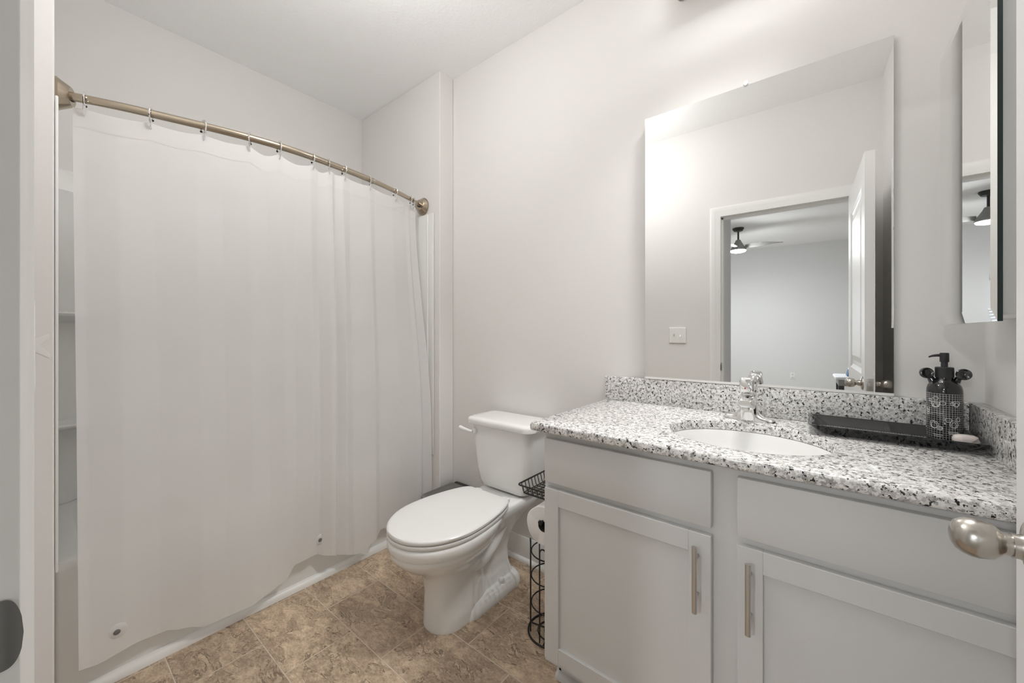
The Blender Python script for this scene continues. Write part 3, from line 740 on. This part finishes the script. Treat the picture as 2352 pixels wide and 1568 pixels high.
# domed lever handle with a tall front paddle leaning toward the bowl
lathe(bm, [(.0215,.0),(.0245,.004),(.0255,.018),(.0235,.032),(.0175,.044),(.009,.0495),(.0001,.0505)], (FX,FY,ZT+.0915), (0,0,1), 28)
loft(bm, [srect(FY+.002,FX-.022,FX+.022,ZT+.094,ZT+.138,.014), srect(FY-.02,FX-.0215,FX+.0215,ZT+.094,ZT+.143,.014), srect(FY-.042,FX-.0212,FX+.0212,ZT+.095,ZT+.147,.013), srect(FY-.056,FX-.0205,FX+.0205,ZT+.097,ZT+.146,.012), srect(FY-.060,FX-.0175,FX+.0175,ZT+.100,ZT+.142,.010)])
lv = part('lever', bm, 'chrome', fa, ang=50)
bm = B(); lathe(bm, [(.0001,.0012),(.0022,.001),(.0026,0)], (FX-.003,FY-.0602,ZT+.112), (0,-1,0), 12); part('hot_mark', bm, 'red', lv, 'small red dot')

# ------------------------------------------------------------------ wall mirror (its left edge stands slightly off the wall)
DL = radians(.95)
mr = thing('wall_mirror', (-.2,D-.012,.9975), 'large frameless wall mirror above the sink reflecting the doorway', 'mirror')
bm = B(); w, h = .735, 1.065
x1 = .168; Rm = Matrix.Rotation(-0, 3, 'Z')
def mp(s, d, z): # s: distance left of the right edge, d: outward from the back face
    nx, ny = sin(DL), -cos(DL); tx, ty = -cos(DL), -sin(DL)
    return Vector((x1 + tx*s + nx*d, D-.0085 + ty*s + ny*d, z))
z0, z1_ = .9975, 2.063
rings = [[mp(0,d0,z0), mp(w,d0,z0), mp(w,d0,z1_), mp(0,d0,z1_)] for d0 in (0.0,.0045)]
loft(bm, [rings[0], rings[1]]); 
part('glass', bm, 'mirror', mr, smooth=False)
bm = B(); bq = [mp(.006,-.0003,z0+.01), mp(w-.006,-.0003,z0+.01), mp(w-.006,-.0003,z1_-.006), mp(.006,-.0003,z1_-.006)]
loft(bm, [bq, [Vector((p.x,D-.0006,p.z)) for p in bq]]); part('backing', bm, 'lidgrey', mr, smooth=False)
bm = B(); loft(bm, [[mp(s_,-.001,z0-.004), mp(s_,.0075,z0-.004), mp(s_,.0075,z0+.004), mp(s_,.0055,z0+.004), mp(s_,.0055,z0-.0006), mp(s_,-.001,z0-.0006)] for s_ in (0,w)])
part('bottom_channel', bm, 'plate', mr, smooth=False)
bm = B(); p = mp(.377,0,z1_); lathe(bm, [(.0001,.0092),(.006,.009),(.0085,.007),(.009,.0048)], (p.x,p.y,p.z+.004), (0,-1,0), 16)
box(bm, p.x-.006, p.x+.006, p.y-.0055, p.y-.001, p.z+.001, p.z+.016, .001)
part('clip', bm, 'plastic_clear', mr, 'clear plastic mirror clip')

# ------------------------------------------------------------------ medicine cabinet on the right wall
mc = thing('medicine_cabinet', (.29,1.24,1.20), 'mirrored cabinet on the right wall above the soap dispenser', 'medicine cabinet')
bm = B(); box(bm, .2445, XR-.001, 1.058, 1.445, 1.213, 1.86, .002); part('cabinet_body', bm, 'trim', mc)
bm = B()
y0, y1, za, zb = 1.044, 1.458, 1.201, 1.873
xf = .2352
def mring(x, i): return [Vector((x,y0+i,za+i)), Vector((x,y1-i,za+i)), Vector((x,y1-i,zb-i)), Vector((x,y0+i,zb-i))]
loft(bm, [mring(xf+.0025,0), mring(xf,.024)], False, True)
dd = part('mirror_door', bm, 'mirror', mc, smooth=False)
bm = B(); loft(bm, [mring(xf+.0087,0), mring(xf+.0026,0)]); part('glass_edge', bm, 'glass_edge', dd, 'dark glass edge', smooth=False)

# ------------------------------------------------------------------ tray, dispenser, soap
tr = B()
TRX0, TRX1, TRY0, TRY1 = -.030, .309, 1.392, 1.581
def trr(i, z, r=.012): return rrect(TRX0+i, TRX1-i, TRY0+i, TRY1-i, r, z, 5)
loft(tr, [trr(.034,ZT+.0006), trr(.030,ZT+.002), trr(.004,ZT+.025), trr(.0,ZT+.0285), trr(.0,ZT+.030), trr(.0065,ZT+.030), trr(.009,ZT+.028), trr(.034,ZT+.0075), trr(.038,ZT+.006)])
tyo = link('tray', tr, 'gloss', None, ang=40); tag(tyo, 'long glossy black rectangular tray on the granite beside the sink', 'tray')
bm = B()
ZF = ZT+.006
random.seed(3)
for k in range(46):       # printed grid ticks along the tray floor
    x = TRX0+.045+k*.0056
    box(bm, x-.0004, x+.0004, TRY0+.044, TRY1-.044, ZF+.0002, ZF+.0005)
for k in range(18):
    y = TRY0+.044+k*.0056
    box(bm, TRX0+.045, TRX1-.045, y-.0004, y+.0004, ZF+.0002, ZF+.0005)
part('printed_grid', bm, mat('faint_white_print', (.35,.35,.35), .3), tyo, smooth=False)

BCX, BCY = .2565, 1.522; BZ = ZF+.0008
bo = thing('soap_dispenser', (BCX,BCY,BZ), 'black pump soap dispenser with white doodles and two round ears, on the tray', 'soap dispenser')
bm = B(); RB = .0335
lathe(bm, [(.0001,.0),(.030,0),(.0325,.0015),(RB,.005),(RB,.128),(.0330,.136),(.0305,.145),(.0265,.152),(.021,.157),(.0172,.160),(.016,.163),(.016,.170),(.0001,.170)], (BCX,BCY,BZ), (0,0,1), 48)
bd = part('bottle', bm, 'bottle', bo, 'glossy black bottle printed with a white grid and doodles', ang=40)
for sx, dy, yaw in ((-1,-.004,.55), (1,-.004,.15)):  # mouse-ear discs on the bottle shoulder
    bm = B(); c = Vector((BCX+sx*.0335, BCY+dy, BZ+.1755)); axis = Vector((sin(yaw)*-sx*.6, -cos(yaw), .12)).normalized()
    lathe(bm, [(.0001,.0012),(.007,.0016),(.0105,.0042),(.0125,.0055),(.0142,.0045),(.0150,.0010),(.0142,-.0032),(.010,-.0058),(.0001,-.0068)], c, axis, 28)
    tube(bm, [c+Vector((-sx*.003,.0075,-.004)), c+Vector((-sx*.008,.007,-.011)), Vector((BCX+sx*.0205,BCY+.002,BZ+.1520))], [.005,.0065,.0085], 12)
    part('round_ear', bm, 'gloss', bo, 'glossy black dished round ear')
bm = B(); lathe(bm, [(.0001,0),(.0172,0),(.0176,.001),(.0176,.026),(.0165,.0275),(.0070,.028),(.0066,.028),(.0066,.042),(.0001,.042)], (BCX,BCY,BZ+.1655), (0,0,1), 32)
cl_ = part('collar', bm, 'pump', bo)
bm = B(); lathe(bm, [(.0001,0),(.0084,0),(.0088,.001),(.0088,.022),(.008,.0245),(.0001,.025)], (BCX,BCY,BZ+.2065), (0,0,1), 28)
hd = part('pump_head', bm, 'pump', bo)
bm = B(); tube(bm, smooth_pts([(BCX-.004,BCY,BZ+.2245),(BCX-.016,BCY-.001,BZ+.2235),(BCX-.024,BCY-.001,BZ+.2215),(BCX-.029,BCY-.001,BZ+.2185)],4), [.0042-.0002*i for i in range(13)], 12)
part('nozzle', bm, 'pump', hd)
# plain doodles (rings, loops, wavy scribble lines) drawn around the bottle
def wrap(a, z, lift=.0003): return Vector((BCX+(RB+lift)*cos(a), BCY+(RB+lift)*sin(a), BZ+z))
FA = radians(-104)        # angle that faces the camera
bm = B()
def loop(da, z, ra, rz, wob=0, k=28, ph=0):
    pts = [wrap(FA+da+(ra/RB)*(1+wob*sin(3*t+ph))*cos(t), z+rz*(1+wob*cos(2*t+ph))*sin(t)) for t in [2*pi*i/k for i in range(k)]]
    tube(bm, pts, .00045, 5, closed=True)
def scrib(da, z, L_, amp, cyc):
    pts = [wrap(FA+da+(i/(cyc*6))*L_/RB, z+amp*sin(i*2.1)+amp*.5*sin(i*.9)) for i in range(cyc*6+1)]
    tube(bm, pts, .00038, 5)
# flower-like swirl upper left, drop shapes and spirals elsewhere
for k in range(3): loop(-.42,.096-.001*k,.0085-.0022*k,.0095-.0024*k,.14,30,k)
loop(-.40,.112,.0055,.0042,.05); loop(-.02,.100,.0055,.0050,.04)
for k in range(3): loop(-.95,.082-.006*k,.0045-.0006*k,.0040,.2,24,k*2)
loop(.72,.100,.0070,.0080,.16); loop(.50,.100,.0030,.0050,.05); loop(.74,.098,.0042,.0050,.2,24,2)
for k in range(2): loop(-.50,.042-.001*k,.0085-.0026*k,.0105-.003*k,.12,30,1+k)
loop(-.16,.034,.0052,.0050,.06); loop(-.14,.034,.0032,.0028,.1)
for k in range(2): loop(.60,.047-.001*k,.0080-.003*k,.0095-.0036*k,.08,30,2+k)
loop(.30,.057,.0058,.0052,.05); loop(.86,.060,.0042,.0056,.05)
scrib(-.90,.108,.010,.0010,4); scrib(-.88,.103,.009,.0010,4)
scrib(-.65,.073,.022,.0004,2)
scrib(.28,.026,.020,.0009,7); scrib(.30,.0215,.018,.0009,6); scrib(-.55,.0165,.018,.0009,7); scrib(-.50,.012,.015,.0009,6)
part('printed_doodles', bm, 'white_ink', bd)
bm = B()
rings = []
for z, s in ((0,.55),(.002,.82),(.009,1.0),(.018,1.0),(.0245,.86),(.0272,.6),(.028,.2)):
    rings.append([Vector((.284+.0235*s*math.copysign(abs(cos(a))**.75,cos(a)), 1.470+.0160*s*math.copysign(abs(sin(a))**.75,sin(a)), ZF+.0008+z)) for a in [2*pi*i/32 for i in range(32)]])
loft(bm, rings); so = link('soap_bar', bm, 'soap', None, ang=60); tag(so, 'small pale rounded soap bar on the tray in front of the dispenser', 'soap')

# ------------------------------------------------------------------ wire toilet paper stand + roll
SX, SY = -.833, 1.288
st = thing('toilet_paper_stand', (SX,SY,0), 'black wire toilet paper stand between the toilet and vanity', 'toilet paper stand')
def circ(cx_, cy_, r, z, n_=40): return [(cx_+r*cos(2*pi*i/n_), cy_+r*sin(2*pi*i/n_), z) for i in range(n_)]
bm = B(); tube(bm, circ(SX,SY,.092,.004), .0038, 8, closed=True)
pts = [(SX+(.012+.055*t)*cos(t*4.2*pi), SY+(.012+.055*t)*sin(t*4.2*pi), .005) for t in [i/60 for i in range(61)]]; tube(bm, pts, .0026, 8)
for a in (.2, pi*.5+.2, pi+.2, pi*1.5+.2): tube(bm, [(SX+.02*cos(a),SY+.02*sin(a),.005),(SX+.092*cos(a),SY+.092*sin(a),.005)], .0026, 8)
part('base_ring', bm, 'black', st)
bm = B()
RC = .080
bm.free()
for z in (.115,.222,.318): part('cage_ring', tube(B(), circ(SX,SY,RC,z), .0026, 8, closed=True), 'black', st)
for a in (150, 215, 280, 60):
    a0 = radians(a); w_ = .165
    bm = B(); top = .345
    P = lambda b_, z: (SX+(RC+.004)*cos(a0+b_), SY+(RC+.004)*sin(a0+b_), z)
    pts = [P(-w_,.006)] + [P(-w_,.05+(top-.05)*i/6) for i in range(7)] + [P(-w_*cos(pi*i/10), top+.018*sin(pi*i/10)) for i in range(1,10)] + [P(w_,top-(top-.05)*i/6) for i in range(7)] + [P(w_,.006)]
    tube(bm, pts, .0027, 8); part('upright_loop', bm, 'black', st)
PX = -.738
bm = B(); tube(bm, [(PX,1.375,.004),(PX,1.375,.575)], .0045, 10); tube(bm, [(PX,1.375,.005),(SX+.06,SY+.06,.005)], .003, 8); part('post', bm, 'black', st)
bm = B(); tube(bm, smooth_pts([(PX,1.375,.520),(PX-.02,1.372,.517),(-.812,1.365,.478),(-.818,1.34,.472),(-.818,1.25,.472),(-.818,1.188,.472)],5), .004, 10)
lathe(bm, [(.0001,0),(.008,.001),(.0095,.005),(.008,.009),(.0001,.010)], (-.818,1.193,.472), (0,-1,0), 14)
part('roll_arm', bm, 'black', st)
bm = B(); bz1, bz0 = .582, .548; KX0, KX1, KY0, KY1 = -.937, -.728, 1.202, 1.41
def rct(i, z): return [(p.x,p.y,p.z) for p in rrect(KX0+i,KX1-i,KY0+i,KY1-i,.014,z,4)]
tube(bm, rct(0,bz1), .0034, 8, closed=True); tube(bm, rct(.016,bz0), .0022, 8, closed=True)
part('basket_rim', bm, 'black', st)
bm = B()
for k in range(1, 9):
    x = KX0+.004+(KX1-KX0-.008)*k/9; tube(bm, [(x,KY0,bz1),(x,KY0+.008,bz0+.004),(x,KY0+.016,bz0),(x,KY1-.016,bz0),(x,KY1-.008,bz0+.004),(x,KY1,bz1)], .0018, 6)
for k in range(1, 9):
    y = KY0+.004+(KY1-KY0-.008)*k/9; tube(bm, [(KX0,y,bz1),(KX0+.008,y,bz0+.004),(KX0+.016,y,bz0-.003),(KX1-.016,y,bz0-.003),(KX1-.008,y,bz0+.004),(KX1,y,bz1)], .0018, 6)
part('basket_wires', bm, 'black', st)
bm = B(); RR, rr = .075, .021; n = 44
def rring(r, y, lump=0): return [Vector((-.818+r*(1+lump*sin(2*a+.7)+lump*.7*sin(5*a))*cos(a), y, .4515+r*(1+lump*sin(2*a+.7)+lump*.7*sin(5*a))*sin(a))) for a in [2*pi*i/n for i in range(n)]]
ya, yb = 1.204, 1.304
loft(bm, [rring(rr,ya), rring(RR-.003,ya,.02), rring(RR,ya+.003,.02), rring(RR,yb-.003,.02), rring(RR-.003,yb,.02), rring(rr,yb), rring(rr,ya)], False, False)
bmesh.ops.remove_doubles(bm, verts=bm.verts, dist=1e-6)
rl = link('toilet_paper_roll', bm, 'paper', None, ang=45); tag(rl, 'white toilet paper roll hanging on the black wire stand', 'toilet paper roll')
bm = B(); loft(bm, [rring(rr-.0002,ya+.001), rring(rr-.0002,yb-.001), rring(rr-.0016,yb-.001), rring(rr-.0016,ya+.001), rring(rr-.0002,ya+.001)], False, False); part('core', bm, 'darkhole', rl)

# ------------------------------------------------------------------ light switch by the doorway
sw = thing('light_switch', (-.824,YW,1.10), 'white double toggle light switch plate beside the doorway', 'light switch')
bm = B(); loft(bm, [[Vector((p.x,YW+.0005+d_,p.y)) for p in rrect(-.888+i,-.762-i,1.101+i,1.225-i,.004,0,3)] for i, d_ in ((0,0),(0,.007),(.004,.0112),(.012,.0118))]); part('plate', bm, 'plate', sw)
for x, up in ((-.848,1), (-.802,-1)):
    bm = B(); c = Vector((x,YW+.011,1.163))
    a = [Vector((x-.0045,c.y,c.z-.008)), Vector((x+.0045,c.y,c.z-.008)), Vector((x+.0045,c.y,c.z+.008)), Vector((x-.0045,c.y,c.z+.008))]
    b = [Vector((x-.0038,c.y+.014,c.z+up*.014-.004)), Vector((x+.0038,c.y+.014,c.z+up*.014-.004)), Vector((x+.0038,c.y+.014,c.z+up*.014+.003)), Vector((x-.0038,c.y+.014,c.z+up*.014+.003))]
    loft(bm, [a, b]); bmesh.ops.bevel(bm, geom=list(bm.edges), offset=.0012, segments=2, affect='EDGES'); part('toggle', bm, 'plate', sw)

# ------------------------------------------------------------------ vanity light (above the frame) with added spot heads
vl = thing('vanity_light', (-.2,D-.002,2.510), 'nickel vanity light bar on the wall above the big mirror', 'vanity light')
VC = (D-.105, 2.545)
bm = B(); prof = [(D-.001,2.500),(D-.001,2.610),(VC[0]-.005,2.610),(VC[0]-.03,2.602),(VC[0]-.045,2.580),(VC[0]-.030,2.575),(VC[0]-.02,2.540),(VC[0]-.01,2.520),(VC[0]-.012,2.498),(VC[0]+.01,2.490),(D-.02,2.490)]
loft(bm, [[Vector((x,y,z)) for y, z in prof] for x in (-.44,.04)]); hs_ = part('housing', bm, 'nickel', vl, smooth=False)
bm = B(); arc = [(VC[0]+.045*cos(a), VC[1]+.045*sin(a)) for a in [radians(165+k*5) for k in range(13)]] 
loft(bm, [[Vector((x,y,z)) for y, z in arc] for x in (-.435,.035)]); part('diffuser', bm, 'bulb', vl, 'lit white diffuser', ang=60)

for hx in (-.22,-.09,.02):  # added spots, out of view, throwing direct light on floor and toilet
    ax_ = Vector((-.33,-.20,-.92)).normalized(); c_ = Vector((hx, VC[0]-.075, VC[1]+.035))
    bm = B(); lathe(bm, [(.0001,-.05),(.026,-.05),(.028,-.045),(.028,.03),(.0255,.03),(.0255,-.02),(.0001,-.022)], c_, ax_, 28); tube(bm, [c_-ax_*.02+Vector((0,.02,0)), Vector((hx,VC[0]-.03,VC[1]+.05))], .007, 10)
    hd_ = part('added_spot_head', bm, 'nickel', vl)
    sd = bpy.data.lights.new('added_spot_bulb', 'SPOT'); sd.energy = FILL_SPOT_W; sd.spot_size = radians(76); sd.spot_blend = .9; sd.shadow_soft_size = .022; sd.color = (1,.99,.97)
    so_ = bpy.data.objects.new('added_spot_bulb', sd); COL.objects.link(so_); so_.parent = hd_; so_.location = c_ + ax_*.034 - ORG[hd_]
    so_.rotation_euler = ax_.to_track_quat('-Z', 'Y').to_euler()

LX, LY, LZ = -1.12, .60, 2.40  # added pendant, kept out of view, that fills the room with light
cg = thing('added_fill_light', (LX,LY,LZ-.1), 'added white fill globe, out of view, hanging from the bathroom ceiling near the doorway', 'added fill light')
bm = B(); lathe(bm, [(.0001,0),(.075,0),(.075,-.014),(.06,-.026),(.012,-.03),(.012,-.33),(.035,-.333),(.035,-.345)], (LX,LY,CE-.0006), (0,0,1), 40); part('base', bm, 'trim', cg)
bm = B(); bmesh.ops.create_uvsphere(bm, u_segments=32, v_segments=20, radius=.095, matrix=Matrix.Translation((LX,LY,LZ))); part('globe', bm, 'fill_lamp', cg, 'lit frosted globe of the added fill light', ang=80)

# ------------------------------------------------------------------ bedroom things seen in the mirrors
GX, GY = -.79, -3.37
fn = thing('ceiling_fan', (GX,GY,2.35), 'dark ceiling fan with lit lamp in the bedroom, seen in both mirrors', 'ceiling fan')
bm = B(); lathe(bm, [(.0001,0),(.075,0),(.075,-.012),(.055,-.045),(.016,-.052),(.014,-.055)], (GX,GY,CE-.0005), (0,0,1), 32); part('canopy', bm, 'fan', fn)
bm = B(); tube(bm, [(GX,GY,CE-.05),(GX,GY,2.50)], .012, 14); part('downrod', bm, 'fan', fn)
bm = B(); lathe(bm, [(.014,2.56),(.03,2.555),(.045,2.52),(.075,2.47),(.10,2.43),(.105,2.41),(.10,2.40),(.0001,2.40)], (GX,GY,0), (0,0,1), 36); part('motor_housing', bm, 'blade', fn)
bm = B(); lathe(bm, [(.0001,2.372),(.06,2.374),(.09,2.382),(.098,2.394),(.098,2.3995)], (GX,GY,0), (0,0,1), 36); lp = part('lamp', bm, 'fanlamp', fn, 'lit white lamp disc')
for k in range(3):
    a = radians(-8 + 120*k); ca, sa = cos(a), sin(a); bm = B(); rings = []
    for t in [i/14 for i in range(15)]:
        rr_ = .085 + .46*t; wd = .052 + .028*sin(pi*min(1,t*1.2)) - .045*t**3; tilt = radians(16 - 10*t); z = 2.435 + .03*sin(pi*t*.6)
        ring = []
        for u, th in ((-1,0),(-.5,.004),(0,.006),(.5,.004),(1,0),(.5,-.003),(0,-.004),(-.5,-.003)):
            yy = u*wd*cos(tilt); zz = u*wd*sin(tilt)+th + .018*u*u*(1-t)
            ring.append(Vector((GX+rr_*ca-yy*sa, GY+rr_*sa+yy*ca, z+zz)))
        rings.append(ring)
    loft(bm, rings); part('blade', bm, 'blade', fn, ang=60)
ot = thing('wall_outlet', (-.165,-5.2,.37), 'white duplex outlet low on the far bedroom wall, in the mirror', 'outlet')
bm = B(); box(bm, -.20, -.13, -5.1995, -5.193, .37, .485, .003); part('plate', bm, 'plate', ot)
for z in (.40, .455):
    bm = B(); lathe(bm, [(.016,0),(.016,.003),(.0001,.0035)], (-.165,-5.193,z), (0,1,0), 20); part('socket', bm, mat('socket_face', (.6,.59,.57), .4), ot)
nt_ = thing('bedside_table', (.50,-2.62,0), 'white-topped bedside table with dark legs just past the doorway, in the mirror', 'bedside table')
bm = B(); loft(bm, [rrect(.262,.74,-2.85,-2.40,.05,.665,6), rrect(.255,.747,-2.857,-2.393,.055,.672,6), rrect(.255,.747,-2.857,-2.393,.055,.690,6), rrect(.262,.74,-2.85,-2.40,.05,.696,6)]); part('tabletop', bm, 'boxwhite', nt_)
bm = B(); box(bm, .285, .717, -2.827, -2.423, .595, .665, .004); part('apron', bm, 'greytop', nt_)
for x in (.285,.667):
    for y in (-2.82,-2.48):
        bm = B(); box(bm, x, x+.05, y, y+.05, 0, .595, .004); part('leg', bm, 'shade', nt_)
bx_ = thing('cardboard_box', (.45,-2.58,.697), 'white and blue cardboard packet on the bedside table, in the mirror', 'box')
bm = B(); loft(bm, [[Vector((.365,-2.68,.697)),Vector((.56,-2.68,.697)),Vector((.56,-2.50,.697)),Vector((.365,-2.50,.697))], [Vector((.395,-2.66,.83)),Vector((.56,-2.66,.83)),Vector((.56,-2.54,.83)),Vector((.395,-2.54,.83))]]); part('box_body', bm, 'boxwhite', bx_, smooth=False)
bm = B(); loft(bm, [[Vector((.3645,-2.685,.698)),Vector((.378,-2.685,.698)),Vector((.378,-2.4985,.698)),Vector((.3645,-2.4985,.698))], [Vector((.381,-2.67,.77)),Vector((.385,-2.67,.77)),Vector((.385,-2.5215,.77)),Vector((.381,-2.5215,.77))]])
box(bm, .43, .56, -2.499, -2.4965, .698, .735); part('blue_panel', bm, 'blue', bx_, smooth=False)
